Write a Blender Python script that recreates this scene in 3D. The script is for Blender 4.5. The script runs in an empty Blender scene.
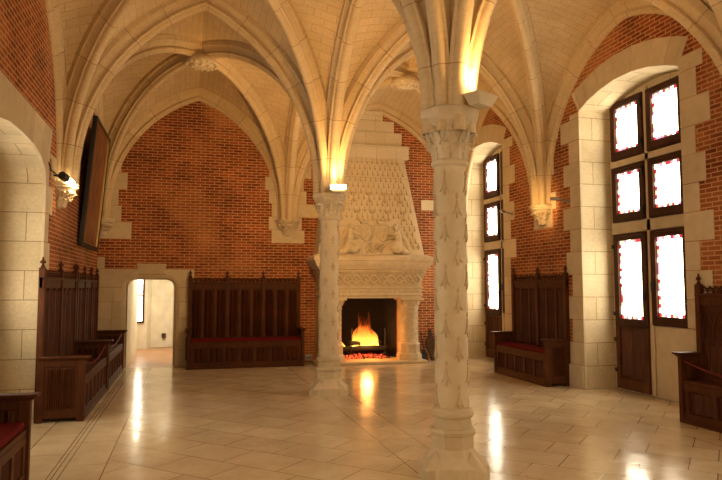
import bpy, bmesh, math, random
from mathutils import Vector, Matrix, noise
from mathutils.geometry import tessellate_polygon
C = bpy.context; S = C.scene; D = bpy.data
PI = math.pi
rnd = random.Random(7)
# ---------------------------------------------------------------- camera, world, lights, exposure
FPX, YAW, PITCH = 636.0, math.radians(15.1), math.radians(4.2)
cd = D.cameras.new('camera'); cam = D.objects.new('camera', cd); S.collection.objects.link(cam)
cam.location = (0, 0, 1.6); cam.rotation_euler = (PI/2 + PITCH, 0, -YAW)
cd.sensor_width = 36; cd.sensor_fit = 'HORIZONTAL'; cd.lens = FPX/722*36; cd.clip_start = .05
S.camera = cam
w = D.worlds.new('world'); S.world = w; w.use_nodes = True
w.node_tree.nodes['Background'].inputs[0].default_value = (1.0, .93, .8, 1)
w.node_tree.nodes['Background'].inputs[1].default_value = .25
S.view_settings.view_transform = 'Standard'; S.view_settings.look = 'None'
S.view_settings.exposure = 0.86; S.view_settings.gamma = 1.0
PANE = 7.0            # daylight in the window glass
UPL = 170.0           # uplights on the capitals
WARM = (1.0, .55, .18)
def lamp(kind, name, loc, power, color, size=.1, rot=None, sizey=None, spot=None):
    l = D.lights.new(name, kind); l.energy = power; l.color = color
    if kind == 'AREA':
        l.size = size
        if sizey: l.shape = 'RECTANGLE'; l.size_y = sizey
    elif kind == 'SPOT':
        l.shadow_soft_size = size; l.spot_size = math.radians(spot or 90); l.spot_blend = .6
    else: l.shadow_soft_size = size
    o = D.objects.new(name, l); S.collection.objects.link(o); o.location = loc
    if rot: o.rotation_euler = rot
    return o
def aim(o, tgt):
    o.rotation_euler = (Vector(tgt) - o.location).to_track_quat('-Z', 'Y').to_euler()
hall = lamp('AREA', 'hall_fill', (2.2, -3.2, 3.2), 105, (1, .70, .36), 5.5, sizey=3.6); aim(hall, (2.2, 8, 2.6))  # added warm fill from behind the camera
# ---------------------------------------------------------------- materials
def mat(name, col=(.5,.5,.5), rough=.7, metal=0, spec=.5):
    m = D.materials.new(name); m.use_nodes = True
    b = m.node_tree.nodes['Principled BSDF']
    b.inputs['Base Color'].default_value = (*col, 1); b.inputs['Roughness'].default_value = rough
    b.inputs['Metallic'].default_value = metal; b.inputs['Specular IOR Level'].default_value = spec
    return m
class G:
    def __init__(s, m): s.t = m.node_tree; s.b = s.t.nodes['Principled BSDF']
    def n(s, typ, **kw):
        x = s.t.nodes.new(typ)
        for k, v in kw.items():
            if hasattr(x, k): setattr(x, k, v)
            else: x.inputs[k.replace('_', ' ')].default_value = v
        return x
    def l(s, a, b): s.t.links.new(a, b)
    def noise(s, vec, scale, detail=4, rough=.6):
        x = s.n('ShaderNodeTexNoise'); x.inputs['Scale'].default_value = scale
        x.inputs['Detail'].default_value = detail; x.inputs['Roughness'].default_value = rough
        if vec is not None: s.l(vec, x.inputs['Vector'])
        return x
    def ramp(s, fac, stops):
        r = s.n('ShaderNodeValToRGB'); e = r.color_ramp.elements
        e[0].position, e[0].color = stops[0][0], (*stops[0][1], 1); e[1].position, e[1].color = stops[1][0], (*stops[1][1], 1)
        for p, c in stops[2:]:
            q = e.new(p); q.color = (*c, 1)
        s.l(fac, r.inputs[0]); return r
    def mix(s, a, b, fac, mode='MIX'):
        x = s.n('ShaderNodeMix'); x.data_type = 'RGBA'; x.blend_type = mode
        for v, i in ((a, 6), (b, 7)):
            if isinstance(v, tuple): x.inputs[i].default_value = (*v, 1)
            else: s.l(v, x.inputs[i])
        if isinstance(fac, (int, float)): x.inputs[0].default_value = fac
        else: s.l(fac, x.inputs[0])
        return x.outputs[2]
    def bump(s, h, strength=.3, dist=.01):
        x = s.n('ShaderNodeBump'); x.inputs['Strength'].default_value = strength; x.inputs['Distance'].default_value = dist
        s.l(h, x.inputs['Height']); s.l(x.outputs[0], s.b.inputs['Normal']); return x
def uvnode(g): return g.n('ShaderNodeTexCoord').outputs['UV']
def masonry(name, c1, c2, cm, bw, bh, ms, rough=.8, blotch=.25, offset=.5, bstr=.35, spots=None, off=(0,0)):
    m = mat(name, c1, rough, spec=.25); g = G(m); uv = uvnode(g)
    mp = g.n('ShaderNodeMapping'); mp.inputs['Location'].default_value = (off[0], off[1], 0); g.l(uv, mp.inputs[0])
    wob = g.noise(mp.outputs[0], 2.2, 2)
    sub = g.n('ShaderNodeVectorMath', operation='MULTIPLY_ADD')
    g.l(wob.outputs['Color'], sub.inputs[0]); sub.inputs[1].default_value = (ms*.7,)*3; g.l(mp.outputs[0], sub.inputs[2])
    b = g.n('ShaderNodeTexBrick'); g.l(sub.outputs[0], b.inputs['Vector']); b.offset = offset
    for k, v in (('Scale', 1), ('Mortar Size', ms), ('Mortar Smooth', .2), ('Brick Width', bw), ('Row Height', bh)): b.inputs[k].default_value = v
    b.inputs['Color1'].default_value = (*c1, 1); b.inputs['Color2'].default_value = (*c2, 1); b.inputs['Mortar'].default_value = (*cm, 1)
    n1 = g.noise(uv, 1.1, 5, .65); n2 = g.noise(uv, 26, 3, .6)
    r1 = g.ramp(n1.outputs['Fac'], [(.3, (1-blotch,)*3), (.7, (1+blotch*.35,)*3)])
    r2 = g.ramp(n2.outputs['Fac'], [(.25, (.86,)*3), (.75, (1.08,)*3)])
    c = g.mix(b.outputs['Color'], r1.outputs[0], 1, 'MULTIPLY'); c = g.mix(c, r2.outputs[0], 1, 'MULTIPLY')
    if spots:
        n3 = g.noise(uv, .55, 3, .6); r3 = g.ramp(n3.outputs['Fac'], [(.48, (0,)*3), (.62, (1,)*3)])
        c = g.mix(c, spots, g_mul(g, r3.outputs[0], .42))
    g.l(c, g.b.inputs['Base Color'])
    inv = g.n('ShaderNodeMath', operation='SUBTRACT'); inv.inputs[0].default_value = 1; g.l(b.outputs['Fac'], inv.inputs[1])
    ad = g.n('ShaderNodeMath', operation='MULTIPLY_ADD'); g.l(n2.outputs['Fac'], ad.inputs[0]); ad.inputs[1].default_value = .25; g.l(inv.outputs[0], ad.inputs[2])
    g.bump(ad.outputs[0], bstr, .008)
    return m
def g_mul(g, s, k):
    x = g.n('ShaderNodeMath', operation='MULTIPLY'); g.l(s, x.inputs[0]); x.inputs[1].default_value = k; return x.outputs[0]
STONE1, STONE2, STJ = (.65,.53,.345), (.58,.465,.29), (.30,.22,.12)
M_stone = masonry('ashlar_stone', STONE1, STONE2, STJ, .78, .36, .006)
M_web = masonry('vault_stone', (.62,.47,.275), (.575,.43,.245), (.44,.31,.16), .33, .13, .0045, blotch=.18)
M_rib = masonry('rib_stone', (.63,.48,.285), (.59,.44,.25), (.30,.20,.10), 60, .62, .005, blotch=.15, bstr=.2)
M_brick = masonry('red_brick', (.19,.030,.010), (.38,.085,.024), (.60,.37,.16), .19, .058, .0075, blotch=.45, bstr=.5, spots=(.44,.21,.075))
def stone_plain(name, c, c2, rough=.75, scale=9, bs=.15):
    m = mat(name, c, rough, spec=.25); g = G(m); tc = g.n('ShaderNodeTexCoord').outputs['Object']
    geo = g.n('ShaderNodeNewGeometry'); n = g.noise(tc, scale, 6, .65); n2 = g.noise(tc, 1.3, 3)
    r = g.ramp(n.outputs['Fac'], [(.28, c2), (.68, c)])
    r2 = g.ramp(n2.outputs['Fac'], [(.3, (.86,)*3), (.7, (1.05,)*3)])
    ri = g.ramp(geo.outputs['Random Per Island'], [(0, (.88,.87,.84)), (1, (1.04,)*3)])
    col = g.mix(r.outputs[0], r2.outputs[0], 1, 'MULTIPLY'); col = g.mix(col, ri.outputs[0], 1, 'MULTIPLY')
    g.l(col, g.b.inputs['Base Color']); g.bump(n.outputs['Fac'], bs, .006); return m
M_carve = stone_plain('carved_limestone', (.66,.55,.39), (.52,.42,.27))
M_block = stone_plain('dressed_limestone', (.64,.53,.36), (.55,.44,.28), scale=6)
M_pillar = stone_plain('pillar_stone', (.63,.51,.335), (.55,.44,.28), scale=14)
M_motif = stone_plain('shaded_relief_stone', (.58,.455,.29), (.50,.38,.23), scale=14)  # darker tone stands in for the shading of the raised motifs
M_hood = masonry('chimney_stone', (.66,.56,.40), (.62,.52,.36), (.40,.31,.19), .46, .36, .004, blotch=.1, bstr=.12)
def wood(name, c, c2, rough=.42):
    m = mat(name, c, rough, spec=.14); g = G(m); tc = g.n('ShaderNodeTexCoord').outputs['Object']
    mp = g.n('ShaderNodeMapping'); mp.inputs['Scale'].default_value = (14, 14, 1.3); g.l(tc, mp.inputs[0])
    n = g.noise(mp.outputs[0], 3, 6, .7); n2 = g.noise(tc, 2.5, 3)
    r = g.ramp(n.outputs['Fac'], [(.3, c2), (.7, c)]); r2 = g.ramp(n2.outputs['Fac'], [(.3, (.7,)*3), (.75, (1.15,)*3)])
    g.l(g.mix(r.outputs[0], r2.outputs[0], 1, 'MULTIPLY'), g.b.inputs['Base Color']); g.bump(n.outputs['Fac'], .15, .004); return m
M_wood = wood('dark_oak', (.115,.036,.011), (.045,.013,.004), .5)
M_wood2 = wood('brown_oak', (.15,.055,.02), (.06,.02,.008))
M_frame = wood('window_oak', (.085,.028,.012), (.035,.012,.006), .5)
M_log = wood('bark', (.12,.07,.035), (.035,.02,.01), .9)
M_char = mat('charred_wood', (.012,.009,.008), .95)
M_iron = mat('black_iron', (.02,.018,.016), .5, .6)
M_steel = mat('grey_metal', (.35,.34,.32), .35, .8)
M_white = mat('white_plastic', (.75,.74,.7), .5)
M_black = mat('black_plastic', (.012,.012,.012), .45)
M_gold = mat('gilt_edge', (.55,.34,.10), .35, .7)
M_soot = mat('sooty_brick', (.02,.015,.012), .95)
def soot():
    g = G(M_soot); b = g.n('ShaderNodeTexBrick'); g.l(uvnode(g), b.inputs['Vector'])
    for k, v in (('Scale', 1), ('Mortar Size', .006), ('Brick Width', .22), ('Row Height', .07)): b.inputs[k].default_value = v
    b.inputs['Color1'].default_value = (.013,.008,.006,1); b.inputs['Color2'].default_value = (.008,.005,.004,1); b.inputs['Mortar'].default_value = (.006,.004,.004,1)
    g.l(b.outputs['Color'], g.b.inputs['Base Color'])
soot()
M_velvet = mat('red_velvet', (.12,.004,.004), .9, spec=.15); 

M_rope = mat('red_rope', (.16,.008,.008), .8)
M_terra = masonry('terracotta_tiles', (.42,.22,.11), (.36,.18,.09), (.30,.2,.12), .2, .2, .004, rough=.35, offset=0)
M_plaster = stone_plain('pale_plaster', (.74,.68,.55), (.63,.55,.41), scale=4)
def emit(name, col, strength):
    m = D.materials.new(name); m.use_nodes = True; t = m.node_tree
    for n in list(t.nodes): t.nodes.remove(n)
    e = t.nodes.new('ShaderNodeEmission'); o = t.nodes.new('ShaderNodeOutputMaterial'); t.links.new(e.outputs[0], o.inputs[0])
    e.inputs[0].default_value = (*col, 1); e.inputs[1].default_value = strength; return m
M_pane = emit('daylit_glass', (1, .87, .64), PANE)
M_pane_red = emit('red_stained_glass', (.75, .04, .05), .9)
M_pane_yel = emit('yellow_stained_glass', (1, .80, .42), 1.1)
M_pane_blu = emit('pink_stained_glass', (.85, .35, .45), 1.0)
M_bulb = emit('lit_lamp', (1, .72, .38), 9)
M_lead = mat('lead_came', (.12,.12,.12), .6, .4)
# floor: limestone slabs laid on the diagonal, straight border strips along the wall and between the pillars
def floor_mat():
    m = mat('polished_limestone', (.5,.4,.26), .13, spec=.5); g = G(m); tc = g.n('ShaderNodeTexCoord').outputs['Object']
    sx = g.n('ShaderNodeSeparateXYZ'); g.l(tc, sx.inputs[0])
    mp = g.n('ShaderNodeMapping'); mp.inputs['Rotation'].default_value = (0, 0, math.radians(45)); mp.inputs['Location'].default_value = (.13, .07, 0); g.l(tc, mp.inputs[0])
    def bt(vec, w, h, off, ms=.0042):
        b = g.n('ShaderNodeTexBrick'); g.l(vec, b.inputs['Vector']); b.offset = off
        for k, v in (('Scale', 1), ('Mortar Size', ms), ('Mortar Smooth', .1), ('Brick Width', w), ('Row Height', h)): b.inputs[k].default_value = v
        b.inputs['Color1'].default_value = (.70,.57,.375,1); b.inputs['Color2'].default_value = (.60,.475,.30,1); b.inputs['Mortar'].default_value = (.17,.11,.055,1)
        return b
    A = bt(mp.outputs[0], .62, .46, .37)
    mp2 = g.n('ShaderNodeMapping'); mp2.inputs['Rotation'].default_value = (0, 0, PI/2); g.l(tc, mp2.inputs[0])
    B = bt(mp2.outputs[0], .9, .40, .5)
    mp2.inputs['Location'].default_value = (0, -.12, 0)
    lt = g.n('ShaderNodeMath', operation='LESS_THAN'); g.l(sx.outputs[0], lt.inputs[0]); lt.inputs[1].default_value = -.69
    col = g.mix(A.outputs['Color'], B.outputs['Color'], lt.outputs[0])
    line = None
    for x in (-1.12, -1.03, -.69, 1.93, 2.33, 5.2):
        d = g.n('ShaderNodeMath', operation='SUBTRACT'); g.l(sx.outputs[0], d.inputs[0]); d.inputs[1].default_value = x
        a = g.n('ShaderNodeMath', operation='ABSOLUTE'); g.l(d.outputs[0], a.inputs[0])
        c = g.n('ShaderNodeMath', operation='LESS_THAN'); g.l(a.outputs[0], c.inputs[0]); c.inputs[1].default_value = .0045
        if line is None: line = c.outputs[0]
        else:
            mx = g.n('ShaderNodeMath', operation='MAXIMUM'); g.l(line, mx.inputs[0]); g.l(c.outputs[0], mx.inputs[1]); line = mx.outputs[0]
    col = g.mix(col, (.20,.13,.07), line)
    n = g.noise(tc, 1.6, 6, .7); n2 = g.noise(tc, 30, 3); n3 = g.noise(tc, 2.6, 3)
    col = g.mix(col, g.ramp(n.outputs['Fac'], [(.3, (.82,.80,.76)), (.7, (1.08,)*3)]).outputs[0], 1, 'MULTIPLY')
    col = g.mix(col, g.ramp(n2.outputs['Fac'], [(.3, (.93,)*3), (.7, (1.04,)*3)]).outputs[0], 1, 'MULTIPLY')
    g.l(col, g.b.inputs['Base Color'])
    rr = g.ramp(n.outputs['Fac'], [(.3, (.10,)*3), (.75, (.24,)*3)]); g.l(rr.outputs[0], g.b.inputs['Roughness'])
    fr = g.n('ShaderNodeMath', operation='MULTIPLY_ADD'); g.l(A.outputs['Fac'], fr.inputs[0]); fr.inputs[1].default_value = -.12; g.l(n3.outputs['Fac'], fr.inputs[2])
    g.bump(fr.outputs[0], .16, .02)
    return m
M_floor = floor_mat()
# ---------------------------------------------------------------- mesh builder
class MB:
    def __init__(s): s.v = []; s.f = []; s.uv = []; s.mi = []; s.cur = 0
    def face(s, idx, uv=None): s.f.append(tuple(idx)); s.uv.append(uv); s.mi.append(s.cur)
    def add(s, verts, faces, M=None):
        o = len(s.v)
        for p in verts: s.v.append(M @ Vector(p) if M else Vector(p))
        for f in faces: s.face([o+i for i in f])
        return s
    def box(s, x0, x1, y0, y1, z0, z1, M=None):
        v = [(x, y, z) for x in (x0, x1) for y in (y0, y1) for z in (z0, z1)]
        return s.add(v, [(0,1,3,2),(4,6,7,5),(0,4,5,1),(2,3,7,6),(0,2,6,4),(1,5,7,3)], M)
    def prism(s, poly, fn):
        """poly of 2D points; fn(u, v, k) with k = 0/1 gives the 3D point on either end"""
        n = len(poly); v = [fn(u, q, 0) for u, q in poly] + [fn(u, q, 1) for u, q in poly]
        t = tessellate_polygon([[Vector((u, q, 0)) for u, q in poly]])
        f = [(i, (i+1) % n, n+(i+1) % n, n+i) for i in range(n)]
        f += [tuple(a) for a in t] + [tuple(n+i for i in a[::-1]) for a in t]
        return s.add(v, f)
    def lathe(s, prof, n=24, c=(0,0,0), a0=0, a1=None, M=None):
        if a1 is None: a1 = a0 + 2*PI
        full = abs(a1-a0-2*PI) < 1e-6; m = n if full else n+1; v = []
        for r, z in prof:
            for k in range(m):
                a = a0 + (a1-a0)*k/n
                v.append((c[0]+r*math.cos(a), c[1]+r*math.sin(a), c[2]+z))
        f = []
        for i in range(len(prof)-1):
            for k in range(n):
                k2 = (k+1) % m if full else k+1
                f.append((i*m+k, i*m+k2, (i+1)*m+k2, (i+1)*m+k))
        if full:
            f.append(tuple(range(m))[::-1]); f.append(tuple((len(prof)-1)*m+k for k in range(m)))
        return s.add(v, f, M)
    def tube(s, pts, r, n=8, cap=True, flat=1.0):
        pts = [Vector(p) for p in pts]; N = len(pts)
        rs = r if isinstance(r, (list, tuple)) else [r]*N
        up = Vector((0,0,1)); v = []
        t0 = (pts[1]-pts[0]).normalized()
        if abs(t0.dot(up)) > .95: up = Vector((1,0,0))
        a = t0.cross(up).normalized()
        for i in range(N):
            t = (pts[min(i+1,N-1)] - pts[max(i-1,0)]).normalized()
            a = (a - t*a.dot(t)).normalized(); b = t.cross(a)
            for k in range(n):
                q = 2*PI*k/n; v.append(pts[i] + (a*math.cos(q) + b*math.sin(q)*flat)*rs[i])
        f = [(i*n+k, i*n+(k+1) % n, (i+1)*n+(k+1) % n, (i+1)*n+k) for i in range(N-1) for k in range(n)]
        if cap: f += [tuple(range(n))[::-1], tuple((N-1)*n+k for k in range(n))]
        return s.add(v, f)
    def ball(s, c, r, M=None, nu=12, nv=8):
        r = r if isinstance(r, (list, tuple)) else (r,)*3
        v = [(0,0,-1)] + [(math.cos(2*PI*k/nu)*math.sin(PI*j/nv), math.sin(2*PI*k/nu)*math.sin(PI*j/nv), -math.cos(PI*j/nv)) for j in range(1, nv) for k in range(nu)] + [(0,0,1)]
        R = M or Matrix()
        v = [Vector(c) + (R @ Vector((a*r[0], b*r[1], d*r[2]))) for a, b, d in v]
        f = [(0, 1+(k+1) % nu, 1+k) for k in range(nu)]
        for j in range(nv-2):
            f += [(1+j*nu+k, 1+j*nu+(k+1) % nu, 1+(j+1)*nu+(k+1) % nu, 1+(j+1)*nu+k) for k in range(nu)]
        L = len(v)-1; o = 1+(nv-2)*nu
        f += [(o+k, o+(k+1) % nu, L) for k in range(nu)]
        return s.add(v, f)
    def build(s, name, m, parent=None, smooth=35, bevel=0, remesh=0, kind=None, coll=True):
        me = D.meshes.new(name); me.from_pydata([tuple(p) for p in s.v], [], s.f); 
        ms = m if isinstance(m, (list, tuple)) else [m]
        for x in ms: me.materials.append(x)
        me.polygons.foreach_set('material_index', s.mi)
        bm = bmesh.new(); bm.from_mesh(me)
        if not any(s.uv): bmesh.ops.recalc_face_normals(bm, faces=bm.faces)
        bm.to_mesh(me); bm.free()
        ul = me.uv_layers.new(name='uv'); me.update()
        for p, cu in zip(me.polygons, s.uv):
            n = p.normal; ax = max(range(3), key=lambda i: abs(n[i]))
            for j, li in enumerate(p.loop_indices):
                if cu: ul.data[li].uv = cu[j]; continue
                q = me.vertices[me.loops[li].vertex_index].co
                ul.data[li].uv = (q.y, q.z) if ax == 0 else (q.x, q.z) if ax == 1 else (q.x, q.y)
        if smooth:
            me.polygons.foreach_set('use_smooth', [True]*len(me.polygons)); me.set_sharp_from_angle(angle=math.radians(smooth))
        o = D.objects.new(name, me); S.collection.objects.link(o)
        if parent: o.parent = parent
        if kind: o['kind'] = kind
        if bevel:
            b = o.modifiers.new('bevel', 'BEVEL'); b.width = bevel; b.segments = 2; b.limit_method = 'ANGLE'; b.harden_normals = False
        if remesh:
            r = o.modifiers.new('remesh', 'REMESH'); r.mode = 'VOXEL'; r.voxel_size = remesh; r.use_smooth_shade = True
            q = o.modifiers.new('smooth', 'SMOOTH'); q.factor = .5; q.iterations = 1
        return o
def tag(o, label, cat, group=None):
    o['label'] = label; o['category'] = cat
    if group: o['group'] = group
    return o
def thing(name, label, cat, loc=(0,0,0), rz=0, group=None):
    o = D.objects.new(name, None); S.collection.objects.link(o); o.location = loc; o.rotation_euler = (0,0,rz); o.empty_display_size = .1
    return tag(o, label, cat, group)
def copy_tree(o, parent=None):
    c = o.copy(); S.collection.objects.link(c)
    if parent: c.parent = parent
    for ch in list(o.children): copy_tree(ch, c)
    return c
_tn = [0]
def trim(mb, m, **kw):
    _tn[0] += 1; return mb.build('trim_%d' % _tn[0], m, kind='structure', **kw)
# ---------------------------------------------------------------- room shell
XL, XR, YB, YF, ZT = -1.75, 6.0, 13.4, -3.65, 6.6
ND = .56                                                       # depth of the window niches
# floor
mb = MB(); mb.add([(-2.6,YF-.3,0),(6.8,YF-.3,0),(6.8,YB+.02,0),(-2.6,YB+.02,0)], [(0,1,2,3)]); mb.build('floor', M_floor, kind='structure')
def arch_pts(y0, y1, zs, rise, n=16, e=2.0):
    """segmental / basket arch from y0 to y1"""
    out = []
    for i in range(n+1):
        a = PI*i/n; c = math.cos(a)
        x = (y0+y1)/2 - (y1-y0)/2*c
        z = zs + rise*max(0, 1-abs((x-(y0+y1)/2)/((y1-y0)/2))**e)**(1/e if e > 2 else 1)
        out.append((x, z))
    return out
def side_wall(name, X, sgn, niches):
    """plane x = X; sgn = +1 room lies at smaller x. niche = (y0, y1, zspring, rise, e)"""
    poly = [(YF, 0)]
    for (a, b, zs, r, e) in niches:
        poly += [(a, 0)] + arch_pts(a, b, zs, r, e=e) + [(b, 0)]
    poly += [(YB, 0), (YB, ZT), (YF, ZT)]
    mb = MB(); t = tessellate_polygon([[Vector((u, v, 0)) for u, v in poly]])
    mb.cur = 0; mb.add([(X, u, v) for u, v in poly], [tuple(a) for a in t])
    mb.cur = 1
    for (a, b, zs, r, e) in niches:
        pts = [(a, 0)] + arch_pts(a, b, zs, r, e=e) + [(b, 0)]; n = len(pts)
        X2 = X + sgn*ND
        o = len(mb.v); mb.v += [Vector((X, u, v)) for u, v in pts] + [Vector((X2, u, v)) for u, v in pts]
        for i in range(n-1): mb.face((o+i, o+i+1, o+n+i+1, o+n+i))
        t = tessellate_polygon([[Vector((u, v, 0)) for u, v in pts]])
        for q in t: mb.face([o+n+i for i in q])
    return mb.build(name, [M_brick, M_stone], kind='structure', smooth=20)
RN = [(2.0, 4.2, 4.45, .27, 2), (6.62, 8.8, 4.42, .24, 2), (11.37, 13.36, 4.42, .24, 2)]
LN = [(1.9, 4.2, 2.85, .4, 2.6), (6.1, 8.62, 2.85, .4, 2.6)]
side_wall('wall_right', XR, 1, RN); side_wall('wall_left', XL, -1, LN)
# back wall: brick with the passage doorway and the hearth opening
DX0, DX1, DZ = -1.17, -.29, 1.74
FX0, FX1, FZ = 2.92, 4.42, 1.46
def door_arch(x0, x1, z, r=.16, n=6):
    return [(x0, 0)] + [(x0+r-r*math.cos(PI/2*i/n), z-r+r*math.sin(PI/2*i/n)) for i in range(n+1)] + [(x1-r+r*math.sin(PI/2*i/n), z-r+r*math.cos(PI/2*i/n)) for i in range(n+1)] + [(x1, 0)]
poly = [(XL-.1, 0)] + door_arch(DX0-.055, DX1+.055, DZ+.055, .21) + [(FX0, 0), (FX0, FZ), (FX1, FZ), (FX1, 0), (XR+.7, 0), (XR+.7, ZT), (XL-.1, ZT)]
mb = MB(); t = tessellate_polygon([[Vector((u, v, 0)) for u, v in poly]])
mb.add([(u, YB, v) for u, v in poly], [tuple(a) for a in t]); mb.build('wall_back', M_brick, kind='structure')
mb = MB(); mb.add([(XL-.7,YF,0),(XR+.7,YF,0),(XR+.7,YF,ZT),(XL-.7,YF,ZT)], [(0,1,2,3)]); mb.build('wall_front', M_stone, kind='structure')
# stone dressings: jamb blocks, arch rings
def blocks_x(mb, X, sgn, y, d, z0, z1, lens=(.34,.52), h=.36, proud=.008):
    """jamb blocks on a side wall from edge y in direction d"""
    z = z0; k = 0
    while z < z1-.02:
        L = lens[k % len(lens)]*(.92+.16*rnd.random()); zt = min(z+h, z1)
        a, b = sorted((y-d*.005, y+d*L)); x0, x1 = sorted((X-sgn*proud, X+sgn*.03))
        mb.box(x0, x1, a, b, z+.003, zt-.003); z = zt; k += 1
def ring_x(mb, X, sgn, a, b, zs, r, e, t, n=9, ztop=None):
    ins = arch_pts(a, b, zs, r, n=n, e=e)
    cy = (a+b)/2; cz = zs - (b-a)*.9
    x0, x1 = X-sgn*.010, X+sgn*.03
    for i in range(n):
        p, q = Vector((*ins[i],)), Vector((*ins[i+1],)); c = Vector((cy, cz))
        tt = t*(1.0 if ztop is None else 1)
        po = p + (p-c).normalized()*tt; pin = p - (p-c).normalized()*.005; qin = q - (q-c).normalized()*.005; qo = q + (q-c).normalized()*tt
        if ztop is not None: po.y = qo.y = ztop
        g = (q-p).normalized()*.003
        mb.prism([tuple(pin+g), tuple(qin-g), tuple(qo-g), tuple(po+g)], lambda u, v, k: (x0 if k else x1, u, v))
mb = MB()
for (a, b, zs, r, e) in RN:
    ring_x(mb, XR, 1, a, b, zs, r, e, .36)
    lens1 = (.40,.24,.46,.28); 
    blocks_x(mb, XR, 1, a, -1, 0, zs+.1, lens1); 
    if b < 13: blocks_x(mb, XR, 1, b, 1, 0, zs-.02, (.26,.44,.30,.48))
mb.box(XR-.045, XR+.03, 8.815, 9.2, 0, .36)
for k, (a, b) in enumerate(((9.62, 10.22), (9.50, 10.12), (9.66, 10.34), (9.55, 10.16), (9.60, 10.4), (9.4, 10.3), (9.5, 10.5))):
    mb.box(XR-.009, XR+.03, a, b, 2.62+.3*k+.003, 2.92+.3*k-.003)
trim(mb, M_block, bevel=.004)
mb = MB()
for (a, b, zs, r, e) in LN:
    ring_x(mb, XL, -1, a, b, zs, r, e, .5, n=8, ztop=3.62)
    blocks_x(mb, XL, -1, b, 1, 0, zs+.45, (.14,.32,.2,.38)); blocks_x(mb, XL, -1, a, -1, 0, zs+.45, (.3,.5))
mb.box(XL-.03, XL+.008, 8.9, 9.2, 3.0, 3.3)
trim(mb, M_block, bevel=.004)
# stone facing round the passage doorway
mb = MB(); fy = lambda u, v, k: (u, YB-.012 if k else YB+.03, v)
r = .16
zs_ = [0, .33, .66, .98, 1.30, 1.58]
for z0, z1 in zip(zs_[:-1], zs_[1:]):
    for (a, b) in ((XL+.005, XL+.25+.1*rnd.random()), (None, DX0-.10)):
        if a is None: a = last+.005
        mb.prism([(a, z0+.003), (b, z0+.003), (b, z1-.003), (a, z1-.003)], fy); last = b
    mb.prism([(DX1+.10, z0+.003), (.10, z0+.003), (.10, z1-.003), (DX1+.10, z1-.003)], fy)
mb.prism([(XL+.005, 1.583), (DX0-.10, 1.583), (DX0-.05, 1.69), (DX0+.03, 1.80), (-.97, 1.85), (-.97, 1.95), (XL+.005, 1.95)], fy)
mb.prism([(.10, 1.583), (DX1+.10, 1.583), (DX1+.05, 1.69), (DX1-.03, 1.80), (-.48, 1.85), (-.48, 1.95), (.10, 1.95)], fy)
mb.prism([(-.965, 1.85), (-.485, 1.85), (-.44, 2.06), (-1.01, 2.06)], fy)
mb.prism([(XL+.005, 1.955), (XL+.14, 1.955), (XL+.14, 2.18), (XL+.005, 2.18)], fy)
mb.prism([(XL+.005, 2.55), (XL+.62, 2.55), (XL+.62, 2.88), (XL+.005, 2.88)], fy)
for k, L in enumerate((.42, .36, .52, .40)): mb.prism([(XL+.005, 2.885+.33*k), (XL+L, 2.885+.33*k), (XL+L, 3.21+.33*k), (XL+.005, 3.21+.33*k)], fy)
# round the middle corbel
for k, (a, b) in enumerate(((1.66, 2.36), (1.60, 2.30), (1.66, 2.72), (1.60, 2.40), (1.52, 2.34), (1.60, 2.50))):
    mb.prism([(a, 2.52+.28*k), (b, 2.52+.28*k), (b, 2.795+.28*k), (a, 2.795+.28*k)], fy)
for (a, b, z0, z1) in ((5.02, 5.36, 3.32, 3.55), (5.42, 6.0, 2.40, 2.66), (5.60, 6.0, 2.67, 3.3), (5.5, 6.0, 3.31, 3.7)):
    mb.prism([(a, z0), (b, z0), (b, z1), (a, z1)], fy)
trim(mb, M_block, bevel=.004)
mb = MB()                                                      # chamfered moulding round the doorway
for (o1, o2, yy) in ((.0, .05, .0), (.05, .10, -.02)):
    A = door_arch(DX0-o1, DX1+o1, DZ+o1, r+o1); B = door_arch(DX0-o2, DX1+o2, DZ+o2, r+o2); n = len(A); o = len(mb.v)
    mb.v += [Vector((u, YB+.05+yy if o1 == 0 else YB-.001, v)) for u, v in A] + [Vector((u, YB-.001 if o1 == 0 else YB-.014, v)) for u, v in B]
    for i in range(n-1): mb.face((o+i, o+i+1, o+n+i+1, o+n+i))
trim(mb, M_block, smooth=50)
# passage behind the doorway
pl = [(DX0, YB), (DX0-.02, 16.3), (-1.75, 16.45), (-1.75, 17.35), (-1.03, 17.4), (-.95, 17.75), (-.42, 17.95), (.2, 17.3), (.9, 16.0), (.9, 14.1), (DX1, 14.05), (DX1, YB)]
mb = MB(); o = 0
for z in (0, 2.6): mb.v += [Vector((x, y, z)) for x, y in pl]
n = len(pl)
for i in range(n-1): mb.face((i, i+1, n+i+1, n+i))
mb.face(range(n, 2*n))
mb.build('wall_passage', M_plaster, kind='structure', smooth=0)
mb = MB(); mb.add([(x, y, .001) for x, y in pl], [tuple(range(n))]); mb.build('floor_passage', M_terra, kind='structure')
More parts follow.
